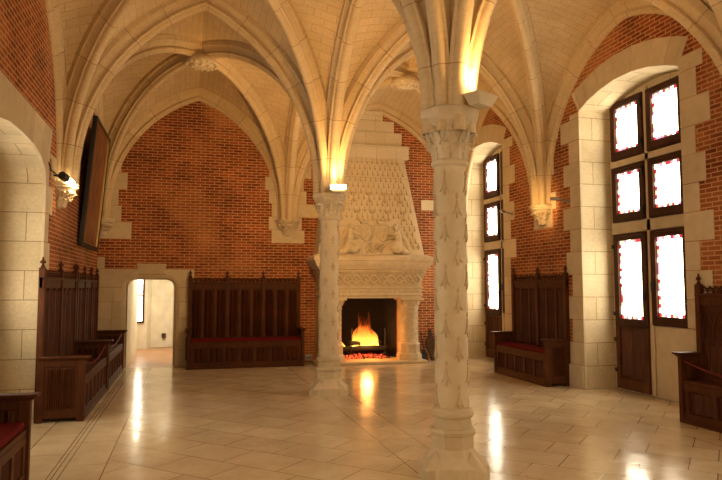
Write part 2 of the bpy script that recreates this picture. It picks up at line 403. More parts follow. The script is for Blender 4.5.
# vault: corner points, arches, ribs, webs
ZS = 3.10
GX = [[(XL, 0.75), (2.25, 0.8), (XR, 0.95)], [(XL, 5.05), (2.22, 5.2), (XR, 5.4)], [(XL, 9.42), (2.06, 9.5), (XR, 9.88)], [(XL, YB), (2.0, YB), (XR, YB)]]
GX.insert(0, [(XL, YF), (2.25, YF), (XR, YF)])
P_S = [math.sin(PI/2*i/14) for i in range(15)]
def arch_z(p, a, h, pointed):
    if not pointed: return ZS + h*math.sqrt(max(0, 1-p*p))
    R = (a*a+h*h)/(2*a); u = a*(1-p); return ZS + math.sqrt(max(0, R*R-(R-u)**2))
def web_bay(c, hs, hc):
    """c four corners in order, hs arch heights of the four sides, hc centre height"""
    ct = sum((Vector((*p, 0)) for p in c), Vector())/4
    mb = MB()
    for k in range(4):
        A, B = Vector((*c[k], 0)), Vector((*c[(k+1) % 4], 0)); M = (A+B)/2; a = (A-B).length/2
        for K in (A, B):
            rows = []; V = 0; prev = None
            for p in P_S[::-1]:
                pa = M + (K-M)*p; pa.z = arch_z(p, a, hs[k], True)
                pd = ct + (K-ct)*p; pd.z = arch_z(p, 1, hc, False)
                if prev is not None: V += (pa-prev).length*.5 + (pd-pprev).length*.5
                prev, pprev = pa.copy(), pd.copy(); row = []
                L = (pd-pa).length
                for j in range(7):
                    s_ = j/6; q = pa.lerp(pd, s_); q.z += .10*math.sin(PI*s_)*min(1, L/2)
                    row.append((q, (s_*L, V)))
                rows.append(row)
            o = len(mb.v)
            for row in rows: mb.v += [x[0] for x in row]
            for i in range(len(rows)-1):
                for j in range(6):
                    ids = (i*7+j, i*7+j+1, (i+1)*7+j+1, (i+1)*7+j)
                    mb.face([o+q for q in ids], [rows[q//7][q % 7][1] for q in ids])
    mb.build('ceiling', M_web, kind='structure', smooth=50)
    return ct
RW = 1.0
PROF = [(-.130,-.05),(-.130,.04),(-.112,.05),(-.104,.08),(-.070,.105),(-.050,.135),(-.053,.155),(-.084,.165),(-.088,.185),(-.060,.20),(-.055,.225),(-.034,.250),(0,.258)]
PROF += [(-a, b) for a, b in PROF[-2::-1]]
def rib(A, B, M, zfun, sc=1.0, half=False, prof=PROF):
    """rib under an arch rising from A (and B) to M; zfun(p)"""
    mb = MB(); np_ = len(prof)
    for K in ((A,) if half else (A, B)):
        K = Vector((K.x, K.y, 0)); Mf = Vector((M.x, M.y, 0)); e = (Mf-K); L = e.length; e /= L; lat = Vector((-e.y, e.x, 0))
        pts = [(0, ZS-.16)] + [(L*(1-p), zfun(p)) for p in P_S[::-1]]
        o = len(mb.v); V = 0
        uvs = []
        for i, (u, z) in enumerate(pts):
            a, b = pts[max(i-1, 0)], pts[min(i+1, len(pts)-1)]
            t = Vector((b[0]-a[0], b[1]-a[1])).normalized(); nn = Vector((t.y, -t.x)); k = 1
            if i == len(pts)-1:
                t = Vector((u-pts[i-1][0], z-pts[i-1][1])).normalized(); n0 = Vector((t.y, -t.x)); nn = Vector((0, -1)); k = 1/max(.6, n0.dot(nn))
            if i == 0: nn = Vector((1, 0))
            if i: V += math.hypot(u-pts[i-1][0], z-pts[i-1][1])
            for j, (w_, d) in enumerate(prof):
                q = K + e*(u + nn.x*d*sc*k) + lat*w_*sc; q.z = z + nn.y*d*sc*k
                mb.v.append(q); uvs.append((w_+.5, V))
        for i in range(len(pts)-1):
            for j in range(np_-1):
                ids = (i*np_+j, i*np_+j+1, (i+1)*np_+j+1, (i+1)*np_+j); mb.face([o+q for q in ids], [uvs[q] for q in ids])
    trim(mb, M_rib, smooth=40)
def V2(p): return Vector((p[0], p[1], 0))
def side_rib(p, q, h, sc=1.0):
    a = (V2(p)-V2(q)).length/2; rib(V2(p), V2(q), (V2(p)+V2(q))/2, lambda s_: arch_z(s_, a, h, True), sc)
H_T, H_W, H_L, H_C = 2.88, 2.58, 2.76, 2.76
centres = []
for r_ in range(len(GX)-1):
    for c_ in range(2):
        c = [GX[r_][c_], GX[r_][c_+1], GX[r_+1][c_+1], GX[r_+1][c_]]
        lo = H_W if r_ == 0 else H_T; hi = H_W if r_ == len(GX)-2 else H_T
        lf = H_W if c_ == 0 else H_L; rt = H_W if c_ == 1 else H_L
        ct = web_bay(c, [lo, rt, hi, lf], H_C); centres.append((r_, c_, ct))
        for i in (0, 1):
            rib(V2(c[i]), V2(c[i+2]), ct, lambda s_: arch_z(s_, 1, H_C, False), .92)
        side_rib(c[0], c[1], lo)
        if r_ == len(GX)-2: side_rib(c[3], c[2], hi, .85)
        side_rib(c[0], c[3], lf, .85) if c_ == 0 else side_rib(c[1], c[2], rt, .85)
        if c_ == 0: side_rib(c[1], c[2], rt)
# ---------------------------------------------------------------- ornaments
def ermine(u, v, s=1.0):
    """outline of an ermine spot in the plane (u right, v up), height about .17"""
    base = [(0,.02),(.012,.045),(.03,-.0),(.045,-.06),(.03,-.05),(.014,-.085),(.004,-.055)]
    tail = [(.004,.06),(.0,.085)]
    right = [(.007,.03),(.012,-.005),(.022,-.035),(.046,-.075),(.028,-.066),(.016,-.046),(.009,-.062),(.007,-.095)]
    pts = [(0,.05)] + right + [(0,-.100)] + [(-a, b) for a, b in right[::-1]]
    return [(u+a*s, v+b*s) for a, b in pts], [(u+a*s*.9, v+(.075+b)*s) for a, b in ((0,.025),(.018,0),(0,-.022),(-.018,0))]
def fleur(u, v, s=1.0):
    right = [(.016,.06),(.014,.02),(.034,.035),(.044,.012),(.038,-.008),(.03,.0),(.012,-.018),(.012,-.035),(.022,-.07)]
    pts = [(0,.09)] + right + [(0,-.055)] + [(-a, b) for a, b in right[::-1]]
    return [(u+a*s, v+b*s) for a, b in pts]
def relief(mb, poly, fn, h):
    """raised shape with bevelled sides: fn(u, v, d) -> point"""
    n = len(poly); cu = sum(p[0] for p in poly)/n; cv = sum(p[1] for p in poly)/n
    vs = [fn(u, v, -.004) for u, v in poly] + [fn(cu+(u-cu)*.86, cv+(v-cv)*.93, h) for u, v in poly]
    t = tessellate_polygon([[Vector((u, v, 0)) for u, v in poly]])
    mb.add(vs, [(i, (i+1) % n, n+(i+1) % n, n+i) for i in range(n)] + [tuple(n+i for i in a) for a in t])
def spiral(c, ax, ay, r0, turns=1.6, n=22, sgn=1):
    c = Vector(c); out = []
    for i in range(n+1):
        t = i/n; a = sgn*2*PI*turns*t; r = r0*(1-t*.85)
        out.append(c + ax*math.cos(a)*r + ay*math.sin(a)*r)
    return out
def foliage(mb, rb, rt, h, n, z0, a_off=0, lean=.10, arc=2*PI, seed=1, c=(0,0,0)):
    """two tiers of curling leaves and volutes round a bell"""
    q = random.Random(seed); c = Vector(c)
    for tier, (za, zb, wd, nn, off) in enumerate(((0, .55, .09, n, 0), (.25, .95, .08, n, .5))):
        for k in range(nn):
            a = a_off + arc*(k+off)/nn; d = Vector((math.cos(a), math.sin(a), 0)); l = Vector((-d.y, d.x, 0))
            pts = []; N = 7
            for i in range(N+1):
                t = i/N; z = z0 + h*(za+(zb-za)*(t if t < .85 else .85-(t-.85)*1.2)); rr = rb + (rt-rb)*(za+(zb-za)*t)**1.6 + lean*.9*max(0, t-.5)**1.5
                wv = wd*(.55+.9*t-1.25*t**2.5)*(1+.25*math.sin(t*20))*h/.4+.004
                pts.append((rr+.012, z, wv))
            v = []
            for rr, z, wv in pts:
                for s_ in (-1, -.5, 0, .5, 1):
                    v.append(c + d*(rr - .018*s_*s_ + .006*(s_ == 0)) + l*wv*s_ + Vector((0, 0, z)))
            for rr, z, wv in pts:
                for s_ in (-1, -.5, 0, .5, 1): v.append(c + d*(rr - .018*s_*s_ - .014) + l*wv*s_ + Vector((0, 0, z)))
            m = 5; K = (N+1)*5; f = []
            for i in range(N):
                for j in range(4):
                    f.append((i*m+j, i*m+j+1, (i+1)*m+j+1, (i+1)*m+j)); f.append((K+i*m+j, K+(i+1)*m+j, K+(i+1)*m+j+1, K+i*m+j+1))
                f.append((i*m, (i+1)*m, K+(i+1)*m, K+i*m)); f.append((i*m+4, K+i*m+4, K+(i+1)*m+4, (i+1)*m+4))
            f.append(tuple(N*m+j for j in range(5)) + tuple(K+N*m+j for j in range(4, -1, -1)))
            mb.add(v, f)
    for k in range(n):
        a = a_off + arc*(k+.25)/n; d = Vector((math.cos(a), math.sin(a), 0)); l = Vector((-d.y, d.x, 0))
        for sg in (-1, 1):
            cc = c + d*(rt*.98) + l*sg*.035*h/.4 + Vector((0, 0, z0+h*(.80+.06*q.random())))
            mb.tube(spiral(cc, l*sg, Vector((0, 0, 1)), .036*h/.4, 1.5, 16), .011*h/.4, 6)
            pts = [c + d*(rb+.02+(rt-rb)*t*t) + l*sg*(.05-.02*t)*h/.4 + Vector((0, 0, z0+h*(.25+.5*t))) for t in (0, .3, .6, 1)]
            mb.tube(pts, .009*h/.4, 5)
        mb.ball(c + d*(rb+(rt-rb)*.4+.035) + Vector((0, 0, z0+h*(.45+.1*q.random()))), .020*h/.4, nu=8, nv=6)
# ---------------------------------------------------------------- pillars
def pillar(x, y, label, motif, rot, za, zc, zt):
    t = thing('column', label, 'column', (x, y, 0), 0)
    O8 = PI/8
    def octa(prof, name):
        m = MB(); m.lathe(prof, 8, a0=rot)
        return m
    m = octa([(.325,0),(.325,.085),(.315,.11),(.285,.125),(.245,.155),(.215,.195),(.20,.225),(.19,.235),(.19,.34),(.205,.35),(.21,.375),(.195,.395),(.172,.40),(.167,.50),(.10,.50)], 'base')
    m.lathe([(.167,.485),(.18,.495),(.188,.515),(.18,.535),(.165,.545),(.16,.56),(.15,.57),(.1,.57)], 36)
    # square corners of the plinth
    for k in range(4):
        a = rot + O8 + PI/2*k; d = Vector((math.cos(a), math.sin(a), 0)); l = Vector((-d.y, d.x, 0))
        m.add([d*.255+l*.12, d*.36+l*.02, d*.36-l*.02, d*.255-l*.12, d*.255+l*.12+Vector((0,0,.10)), d*.36+l*.02+Vector((0,0,.085)), d*.36-l*.02+Vector((0,0,.085)), d*.255-l*.12+Vector((0,0,.10)), d*.20+Vector((0,0,.22))],
              [(3,2,1,0),(0,1,5,4),(1,2,6,5),(2,3,7,6),(3,0,4,7),(4,5,8),(5,6,8),(6,7,8),(7,4,8)])
    m.build('base', M_pillar, t, smooth=25)
    m = MB(); m.lathe([(.143,.55),(.143,1.2),(.141,2.0),(.139,za)], 48)
    m.build('shaft', M_pillar, t, smooth=30)
    m = MB(); R = .141
    def cyl(u, v, dd): a = u/R; return ((R+dd)*math.cos(a), (R+dd)*math.sin(a), v)
    for k in range(8):
        for j in range(6):
            v = .66 + .41*j + (.205 if k % 2 else 0)
            if v > za-.10: continue
            u = R*(rot + 2*PI*k/8)
            if motif == 'ermine':
                A, B = ermine(u, v, 1.12); relief(m, A, cyl, .013); relief(m, B, cyl, .010)
            else:
                relief(m, fleur(u, v, .85), cyl, .014)
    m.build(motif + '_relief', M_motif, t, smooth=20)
    m = MB(); h = zc-za
    m.lathe([(.13,za-.04),(.155,za-.03),(.165,za-.015),(.165,za+.005),(.155,za+.02),(.145,za+.03),(.15,za+.09),(.165,za+.5*h),(.195,za+.8*h),(.225,zc),(.2,zc)], 32)
    foliage(m, .15, .215, h-.03, 8, za+.02, rot, seed=int(x*100))
    m.build('capital', M_carve, t, smooth=45)
    m = octa([(.2,zc-.01),(.235,zc-.005),(.25,zc+.015),(.25,zc+.035),(.268,zc+.05),(.275,zc+.08),(.275,zt-.02),(.255,zt-.005),(.15,zt)], 'abacus'); m.build('abacus', M_carve, t, smooth=25)
    return t
pillar(2.22, 5.2, 'tall round pale stone column in the foreground, nearest the camera, carved with raised ermine spots', 'ermine', math.radians(-110)+PI/8, 2.69, 3.03, 3.17)
pillar(2.06, 9.5, 'slender stone column standing further back before the fireplace, its capital carrying a bright uplight', 'fleur', math.radians(-100)+PI/8, 2.64, 2.90, 3.02)
# corbels under the wall ribs
def corbel(x, y, a, label, arc=PI, z=2.96, sc=1.0):
    t = thing('corbel', label, 'corbel', (x, y, z), a, 'carved corbels under the ribs')
    m = MB(); m.lathe([(.02,-.30),(.06,-.28),(.10,-.22),(.15,-.14),(.20,-.07),(.22,-.03),(.2,-.02)], 16, a0=-arc/2, a1=arc/2)
    foliage(m, .09, .21, .25, 5, -.28, -arc/2+.2, lean=.08, arc=arc, seed=int(abs(y)*50)); m.build('carved_bell', M_carve, t, smooth=45)
    m = MB(); m.lathe([(.0,-.05),(.22,-.04),(.245,-.02),(.245,.0),(.265,.02),(.265,.05),(.0,.055)], 8, a0=-arc/2, a1=arc/2); m.build('cap_slab', M_carve, t, smooth=20)
corbel(XL, 9.42, 0, 'carved stone corbel under the ribs on the left wall, lit by a floodlight')
corbel(XR, 9.88, PI, 'carved stone corbel under the ribs on the right window wall above the bench')
corbel(2.0, YB, -PI/2, 'carved stone corbel on the brick back wall between bench and fireplace')
corbel(XL+.06, YB-.06, -PI/4, 'carved corbel in the left back corner below the painting edge', PI/2-.3, 2.88)
# bosses at the crossings of the ribs
def boss(ct, label):
    z = ZS+H_C
    t = thing('ceiling_boss', label, 'ceiling boss', (ct.x, ct.y, z-.29), 0, 'carved bosses at the rib crossings')
    m = MB(); m.lathe([(.16,.12),(.25,.08),(.29,.02),(.295,-.02),(.27,-.045),(.25,-.03),(.235,-.035),(.2,-.06),(.12,-.08),(.06,-.10),(0.001,-.105)], 32); m.build('disc', M_carve, t, smooth=40)
    m = MB()
    for k in range(16):
        a = 2*PI*k/16; m.ball((.262*math.cos(a), .262*math.sin(a), -.045), (.03,.03,.02), nu=8, nv=6)
    for k in range(8):
        a = 2*PI*k/8; m.ball((.15*math.cos(a), .15*math.sin(a), -.075), (.055,.035,.025), Matrix.Rotation(a, 3, 'Z'), nu=8, nv=6)
    m.build('rosette', M_carve, t, smooth=60)
for r_, c_, ct in centres:
    if r_ == 3 and c_ == 0: boss(ct, 'round carved stone boss where the ribs cross above the brick arch, left side')
    if r_ == 3 and c_ == 1: boss(ct, 'carved stone boss above the chimney hood, half hidden by the near column')
# ---------------------------------------------------------------- windows
def pane_mesh(w_, h, nb_w, nb_h, bw=.045):
    """glass of one casement in local (y, z): bright centre, squares of coloured glass round the edge"""
    m = MB(); q = random.Random(int(w_*100+h*1000))
    m.cur = 0; m.add([(0,bw,bw),(0,w_-bw,bw),(0,w_-bw,h-bw),(0,bw,h-bw)], [(0,1,2,3)])
    def cells(n, f, L):
        for i in range(n):
            m.cur = (1, 0, 3, 2)[i % 4] if q.random() < .8 else (1, 3, 0)[q.randrange(3)]
            a, b = L*i/n, L*(i+1)/n; f(a, b)
    cells(nb_h, lambda a, b: m.add([(0,0,a),(0,bw,a),(0,bw,b),(0,0,b)], [(0,1,2,3)]), h)
    cells(nb_h, lambda a, b: m.add([(0,w_-bw,a),(0,w_,a),(0,w_,b),(0,w_-bw,b)], [(0,1,2,3)]), h)
    cells(nb_w, lambda a, b: m.add([(0,bw+a,0),(0,bw+b,0),(0,bw+b,bw),(0,bw+a,bw)], [(0,1,2,3)]), w_-2*bw)
    cells(nb_w, lambda a, b: m.add([(0,bw+a,h-bw),(0,bw+b,h-bw),(0,bw+b,h),(0,bw+a,h)], [(0,1,2,3)]), w_-2*bw)
    return m
def linen(mb, x0, x1, z0, z1, y, dpt=.014, folds=3, fn=None):
    """linenfold relief in the plane y, facing +y"""
    W = x1-x0; prof = [(0, 0), (.06, 0)]
    for i in range(folds):
        a = .08 + .84*i/folds; b = .84/folds
        prof += [(a, .1), (a+b*.22, .75), (a+b*.30, .35), (a+b*.5, 1), (a+b*.70, .35), (a+b*.78, .75), (a+b*.98, .1)]
    prof += [(.94, 0), (1, 0)]
    H = z1-z0; m_ = min(.05, H*.12); rows = [(0, 0), (m_*.6, 0), (m_, 1), (H-m_, 1), (H-m_*.6, 0), (H, 0)]
    o = len(mb.v); n = len(prof)
    for k, (zz, g_) in enumerate(rows):
        for (u, d) in prof:
            dz = (.018*d if 0 < k < len(rows)-1 else 0)*(1 if k < 3 else -1)*-1
            p = (x0+u*W, y+d*g_*dpt, z0+zz+dz); mb.v.append(Vector(fn(*p) if fn else p))
    for k in range(len(rows)-1):
        for j in range(n-1): mb.face((o+k*n+j, o+k*n+j+1, o+(k+1)*n+j+1, o+(k+1)*n+j))
_wn = [0]
def casement(X, sgn, y0, y1, z0, z1, parent, name='window_frame'):
    """wooden frame and glass; sgn=+1 window on the right wall (faces -x)"""
    fw = .105; m = MB()
    xa, xb = sorted((X-sgn*.05, X+sgn*.02))
    for (a, b, c, d) in ((y0, y0+fw, z0, z1), (y1-fw, y1, z0, z1), (y0+fw, y1-fw, z0, z0+fw*1.25), (y0+fw, y1-fw, z1-fw, z1)):
        m.box(xa, xb, a, b, c, d)
    xs = sorted((X-sgn*.065, X-sgn*.045))
    m.box(*xs, y0+.03, y1-.03, z0+.02, z0+.045); m.box(*xs, y0+.03, y1-.03, z1-.045, z1-.02)
    m.build(name, M_frame, parent, smooth=0, bevel=.006)
    w_, h = y1-y0-2*fw, z1-z0-fw*2.25
    p = pane_mesh(w_, h, max(5, int(w_/.06)), max(9, int(h/.06)))
    o = p.build('glass_pane', [M_pane, M_pane_red, M_pane_yel, M_pane_blu], parent, smooth=0); o.location = (X-sgn*.005, y0+fw, z0+fw*1.25)
    m = MB()
    x0 = X-sgn*.008
    for i in range(1, int(w_/.12)): m.box(x0-.002, x0+.002, y0+fw+.055+(w_-.11)*i/int(w_/.12)-.0015, y0+fw+.055+(w_-.11)*i/int(w_/.12)+.0015, z0+fw*1.25, z1-fw)
    for i in range(1, int(h/.3)): m.box(x0-.002, x0+.002, y0+fw, y1-fw, z0+fw*1.25+h*i/int(h/.3)-.002, z0+fw*1.25+h*i/int(h/.3)+.002)
    m.build('lead_came', M_lead, parent, smooth=0)
def latch(mb, X, sgn, y, z):
    x0, x1 = sorted((X-sgn*.07, X-sgn*.04)); mb.box(x0, x1, y-.02, y+.02, z-.07, z+.07); mb.ball((X-sgn*.075, y, z+.03), .016, nu=8, nv=6)
def window(X, sgn, ya, door=True):
    """two lights wide, three rows; ya = far edge, runs towards the camera"""
    _wn[0] += 1; n = _wn[0]
    root = D.objects.new('window_%d' % n, None); S.collection.objects.link(root); root['kind'] = 'structure'
    cols = ((ya-.74, ya), (ya-1.57, ya-.83))
    for (a, b) in cols:
        casement(X, sgn, a, b, 3.60, 4.53, root); casement(X, sgn, a, b, 2.61, 3.48, root)
    casement(X, sgn, *cols[1], 1.04, 2.42, root)
    m = MB()
    for (a, b) in cols:
        for z in (3.75, 4.38, 2.75, 3.34): latch(m, X, sgn, a+.02, z)
    latch(m, X, sgn, cols[1][1]-.04, 1.6); latch(m, X, sgn, cols[1][0]+.03, 1.35)
    m.build('iron_latch', M_iron, root)
    if door:
        dr = D.objects.new('door_%d' % n, None); S.collection.objects.link(dr); dr['kind'] = 'structure'
        a, b = cols[0]; casement(X, sgn, a, b, .98, 2.42, dr, 'door_frame')
        m = MB(); xs = sorted((X-sgn*.05, X+sgn*.02))
        for (p, q, c, d) in ((a, a+.09, .03, .98), (b-.09, b, .03, .98), (a+.09, b-.09, .03, .20)): m.box(*xs, p, q, c, d)
        m.box(*sorted((X-sgn*.02, X+sgn*.02)), a+.09, b-.09, .2, .98)
        m.build('lower_frame', M_wood2, dr, smooth=0, bevel=.006)
        m = MB(); 
        for i in range(2):
            p = a+.10+i*.275; linen(m, p, p+.265, .21, .97, 0, .02, 2, fn=lambda x, y, z: (X-sgn*(.024+y), x, z))
        m.build('linenfold_panel', M_wood2, dr, smooth=0)
        m = MB(); latch(m, X, sgn, a+.04, 1.45)
        for z in (.28, .75, 1.15, 2.2): m.box(*sorted((X-sgn*.065, X-sgn*.04)), b-.02, b+.02, z, z+.06)
        m.build('iron_latch', M_iron, dr)
    else:
        m = MB(); a, b = cols[0]; casement(X, sgn, a, b, 1.04, 2.42, root)
window(XR+ND-.01, 1, 8.70); window(XR+ND-.01, 1, 13.28); window(XR+ND-.01, 1, 4.1)
def low_window(X, sgn, ya):
    _wn[0] += 1; root = D.objects.new('window_%d' % _wn[0], None); S.collection.objects.link(root); root['kind'] = 'structure'
    for (a, b) in ((ya-.9, ya), (ya-1.9, ya-1.0)):
        casement(X, sgn, a, b, 1.0, 1.95, root); casement(X, sgn, a, b, 2.05, 2.85, root)
low_window(XL-ND+.01, -1, 8.3); low_window(XL-ND+.01, -1, 4.0)
# stone band between the rows of lights
mb = MB()
for ya in (8.70, 13.28, 4.1):
    X = XR+ND
    for (z0, z1) in ((3.49, 3.59), (2.43, 2.60)): mb.box(X-.03, X+.02, ya-1.62, ya+.06, z0, z1)
    mb.box(X-.03, X+.02, ya-.825, ya-.745, .02, 4.6)
    mb.box(X-.012, X+.02, ya-1.6, ya-.83, .02, 1.03)
trim(mb, M_block, bevel=.004)
# passage window
_wn[0] += 1
wr = D.objects.new('window_%d' % _wn[0], None); S.collection.objects.link(wr); wr['kind'] = 'structure'
pa, pb = Vector((-2.05, 17.37, 0)), Vector((-1.03, 17.4, 0)); dirp = (pb-pa).normalized(); nrm = Vector((dirp.y, -dirp.x, 0))
wr.location = pa + dirp*.05 + nrm*.012 - Vector((0,0,.08)); wr.rotation_euler = (0, 0, math.atan2(dirp.y, dirp.x)-PI/2)
m = MB(); 
for (a, b, c, d) in ((0,.05,.75,2.3),(.85,.9,.75,2.3),(.05,.85,.75,.8),(.05,.85,1.42,1.47),(.05,.85,2.25,2.3)): m.box(-.01,.03,a,b,c,d)
m.build('window_frame', M_frame, wr, smooth=0)
m = MB(); m.add([(.004,.05,.8),(.004,.85,.8),(.004,.85,2.25),(.004,.05,2.25)], [(0,1,2,3)]); m.build('glass_pane', M_pane, wr)
# ---------------------------------------------------------------- benches
def finial(mb, x, y, z, s=1.0):
    mb.lathe([(.026*s,0),(.03*s,.015*s),(.018*s,.03*s),(.014*s,.045*s),(.02*s,.055*s)], 8, (x,y,z))
    mb.ball((x,y,z+.085*s), (.024*s,.024*s,.035*s), nu=8, nv=6); mb.ball((x,y,z+.125*s), (.012*s,.012*s,.024*s), nu=8, nv=6)
    for a in range(4):
        q = PI/2*a; mb.ball((x+.026*s*math.cos(q), y+.026*s*math.sin(q), z+.075*s), (.015*s,.015*s,.018*s), nu=6, nv=5)
def bench(label, loc, rz, L, Dp, zr, bays, pb, pf, zarm=.74, zseat=.52, ends=(1, 1), crest=.10, tracery=False):
    t = thing('settle_bench', label, 'bench', loc, rz, 'carved oak settles along the walls')
    P = .075
    m = MB()
    for i in range(bays+1):
        x = P/2 + (L-P)*i/bays; m.box(x-P/2, x+P/2, 0, .07, 0, zr+.03)
    m.box(0, L, .005, .05, zr-.22, zr-.10); m.box(0, L, .01, .06, zseat-.1, zseat+.04); m.box(.01, L-.01, .004, .022, .05, zr-.12)
    m.box(0, L, .0, .075, zr-.115, zr-.085)
    nb = bays*pb
    for i in range(1, nb):
        if i % pb: x = P/2 + (L-P)*i/nb; m.box(x-.028, x+.028, .01, .05, zseat, zr-.2)
    m.build('back_frame', M_wood, t, smooth=0, bevel=.006)
    for i in range(nb):
        a = P/2 + (L-P)*i/nb + (.04 if i % pb == 0 else .03); b = P/2 + (L-P)*(i+1)/nb - (.04 if (i+1) % pb == 0 else .03)
        m = MB(); zlo = zseat+.04
        if tracery:
            zt = zr-.22-.42; linen(m, a, b, zlo, zt-.02, .03, .016, 3)
            m.box(a, b, .025, .045, zt-.02, zt)
            for k in range(3):
                xx = a + (b-a)*(k+.5)/3; w2 = (b-a)/6
                m.tube([(xx-w2, .035, zt), (xx-w2*.95, .035, zt+.17), (xx-w2*.5, .035, zt+.28), (xx, .035, zt+.36)], .010, 5); m.tube([(xx+w2, .035, zt), (xx+w2*.95, .035, zt+.17), (xx+w2*.5, .035, zt+.28), (xx, .035, zt+.36)], .010, 5)
                m.tube(spiral((xx, .035, zt+.12), Vector((1,0,0)), Vector((0,0,1)), w2*.7, 1, 12), .007, 5)
        else: linen(m, a, b, zlo, zr-.225, .024, .034, 2 if (b-a) < .22 else 3)
        m.build('linenfold_panel', M_wood, t, smooth=0)
    # pierced crest
    m = MB(); 
    for i in range(bays):
        a = P + (L-P)*i/bays; b = (L-P)*(i+1)/bays; n = max(3, round((b-a)/.085)); cw = (b-a)/n
        m.box(a, b, .018, .045, zr-crest+.008, zr-crest+.022)
        for k in range(n):
            x = a+cw*(k+.5); h = crest-.03
            for s_ in (-1, 1):
                m.tube([(x+s_*cw*.5, .03, zr-crest+.02), (x+s_*cw*.46, .03, zr-crest+.02+h*.45), (x+s_*cw*.26, .03, zr-crest+.02+h*.8), (x, .03, zr-crest+.025+h)], .0085, 5)
                m.tube([(x+s_*cw*.46, .03, zr-crest+.02+h*.45), (x+s_*cw*.16, .03, zr-crest+.02+h*.40), (x+s_*cw*.08, .03, zr-crest+.02+h*.62)], .006, 5)
            m.ball((x, .03, zr-.002), .013, nu=8, nv=6)
            m.tube([(x+cw*.5, .03, zr-crest+.07), (x+cw*.5, .03, zr-.015)], .008, 5)
        m.tube([(a, .03, zr-.018), (b, .03, zr-.018)], .009, 6)
    m.build('pierced_crest', M_wood, t, smooth=40)
    for i in range(bays+1):
        m = MB(); finial(m, P/2 + (L-P)*i/bays, .035, zr+.03, .88); m.build('finial', M_wood, t, smooth=50)
    # seat chest
    m = MB(); m.box(.05, L-.05, .05, Dp-.02, zseat-.045, zseat); m.build('seat', M_wood, t, smooth=0, bevel=.008)
    m = MB(); yf = Dp-.05
    m.box(.05, L-.05, yf-.02, yf+.0, .06, zseat-.05); m.box(.04, L-.04, yf-.02, yf+.03, .03, .12); m.box(.04, L-.04, yf-.02, yf+.03, zseat-.12, zseat-.045)
    m.box(.02, L-.02, yf-.01, yf+.045, 0, .045)
    for i in range(pf+1):
        x = .09 + (L-.18)*i/pf; m.box(x-.03, x+.03, yf-.02, yf+.028, .1, zseat-.1)
    m.build('front_frame', M_wood, t, smooth=0, bevel=.005)
    for i in range(pf):
        a = .09 + (L-.18)*i/pf + .03; b = .09 + (L-.18)*(i+1)/pf - .03
        m = MB(); linen(m, a, b, .12, zseat-.12, yf+.004, .024, 2); m.build('linenfold_panel', M_wood, t, smooth=0)
    for e in (0, 1):
        if not ends[e]: continue
        x0 = -.01 if e == 0 else L-.05; x1 = x0+.06; sg = -1 if e == 0 else 1; xo = x0 if e == 0 else x1
        m = MB(); m.box(x0+.012, x1-.012, .03, Dp-.02, .04, zarm-.03)
        for (a, b, c, d) in ((.02,.10,0,zarm-.02),(Dp-.09,Dp,0,zarm-.02),(.1,Dp-.09,.05,.14),(.1,Dp-.09,zarm-.1,zarm-.02)): m.box(x0, x1, a, b, c, d)
        ep = m.build('end_panel', M_wood, t, smooth=0, bevel=.006)
        m = MB(); w_ = (Dp-.19)
        for s_, xx in ((sg, xo-sg*.012), (-sg, (x1 if e == 0 else x0)+sg*.012)):
            linen(m, .10, Dp-.09, .14 if s_ == sg else zseat+.01, zarm-.1, 0, .028, 4, fn=lambda x, y, z, s_=s_, xx=xx: (xx+s_*(y+.004), x, z))
        m.build('linenfold_panel', M_wood, ep, smooth=0)
        m = MB(); m.box(x0-.015, x1+.015, .02, Dp+.03, zarm-.02, zarm-.004); m.box(x0-.03, x1+.03, .02, Dp+.055, zarm-.004, zarm+.022); m.box(x0-.005, x1+.005, .03, Dp+.012, zarm-.035, zarm-.02)
        m.build('armrest', M_wood, t, smooth=0, bevel=.008)
    return t
def cushion(label, loc, rz, L, Dp, z=.52, th=.05):
    m = MB(); m.box(.07, L-.07, .085, Dp-.03, z+.001, z+th)
    o = m.build('seat_cushion', M_velvet, None, smooth=0, bevel=.018); o.location = loc; o.rotation_euler = (0,0,rz)
    tag(o, label, 'cushion', 'red seat cushions'); return o
def rope(label, a, b, sag):
    a, b = Vector(a), Vector(b); m = MB()
    m.tube([a.lerp(b, i/20) - Vector((0, 0, sag*(1-(2*i/20-1)**2))) for i in range(21)], .008, 8)
    o = m.build('barrier_rope', M_rope, None); tag(o, label, 'rope', 'red barrier ropes')
# back wall
bx = bench('wide dark oak bench with red cushion against the brick back wall', (2.27, 13.37, 0), PI, 2.28, .53, 1.78, 3, 3, 7)
cushion('long red cushion on the wide bench at the back wall', (2.27, 13.37, 0), PI, 2.28, .53)
# left wall
bench('nearer of the two tall roped dark oak benches along the left wall', (XL+.02, 10.62, 0), -PI/2, 2.30, .55, 1.80, 2, 3, 6, zarm=.75)
bench('farther tall oak bench on the left wall, beside the passage doorway', (XL+.02, 13.08, 0), -PI/2, 2.36, .55, 1.80, 3, 2, 6, zarm=.75)
rope('red rope hung across the nearer tall bench on the left wall', (-1.22, 8.36, .72), (-1.22, 10.58, .72), .13)
rope('red rope hung across the farther bench by the passage doorway', (-1.22, 10.70, .72), (-1.22, 12.98, .72), .12)
# right wall between the windows
bench('dark oak bench with red seat between the two windows on the right wall', (XR-.012, 9.17, 0), PI/2, 1.80, .45, 1.80, 2, 3, 5, zarm=.74)
cushion('red cushion on the bench between the two right windows', (XR-.012, 9.17, 0), PI/2, 1.80, .45)
# near right
bench('roped dark oak bench cut off by the right edge of the picture', (XR-.012, 4.15, 0), PI/2, 2.27, .34, 1.60, 2, 2, 5, zarm=.80, zseat=.50, tracery=True)
rope('thin red rope across the bench at the right edge of the picture', (5.68, 6.36, .72), (5.68, 4.2, .72), .14)
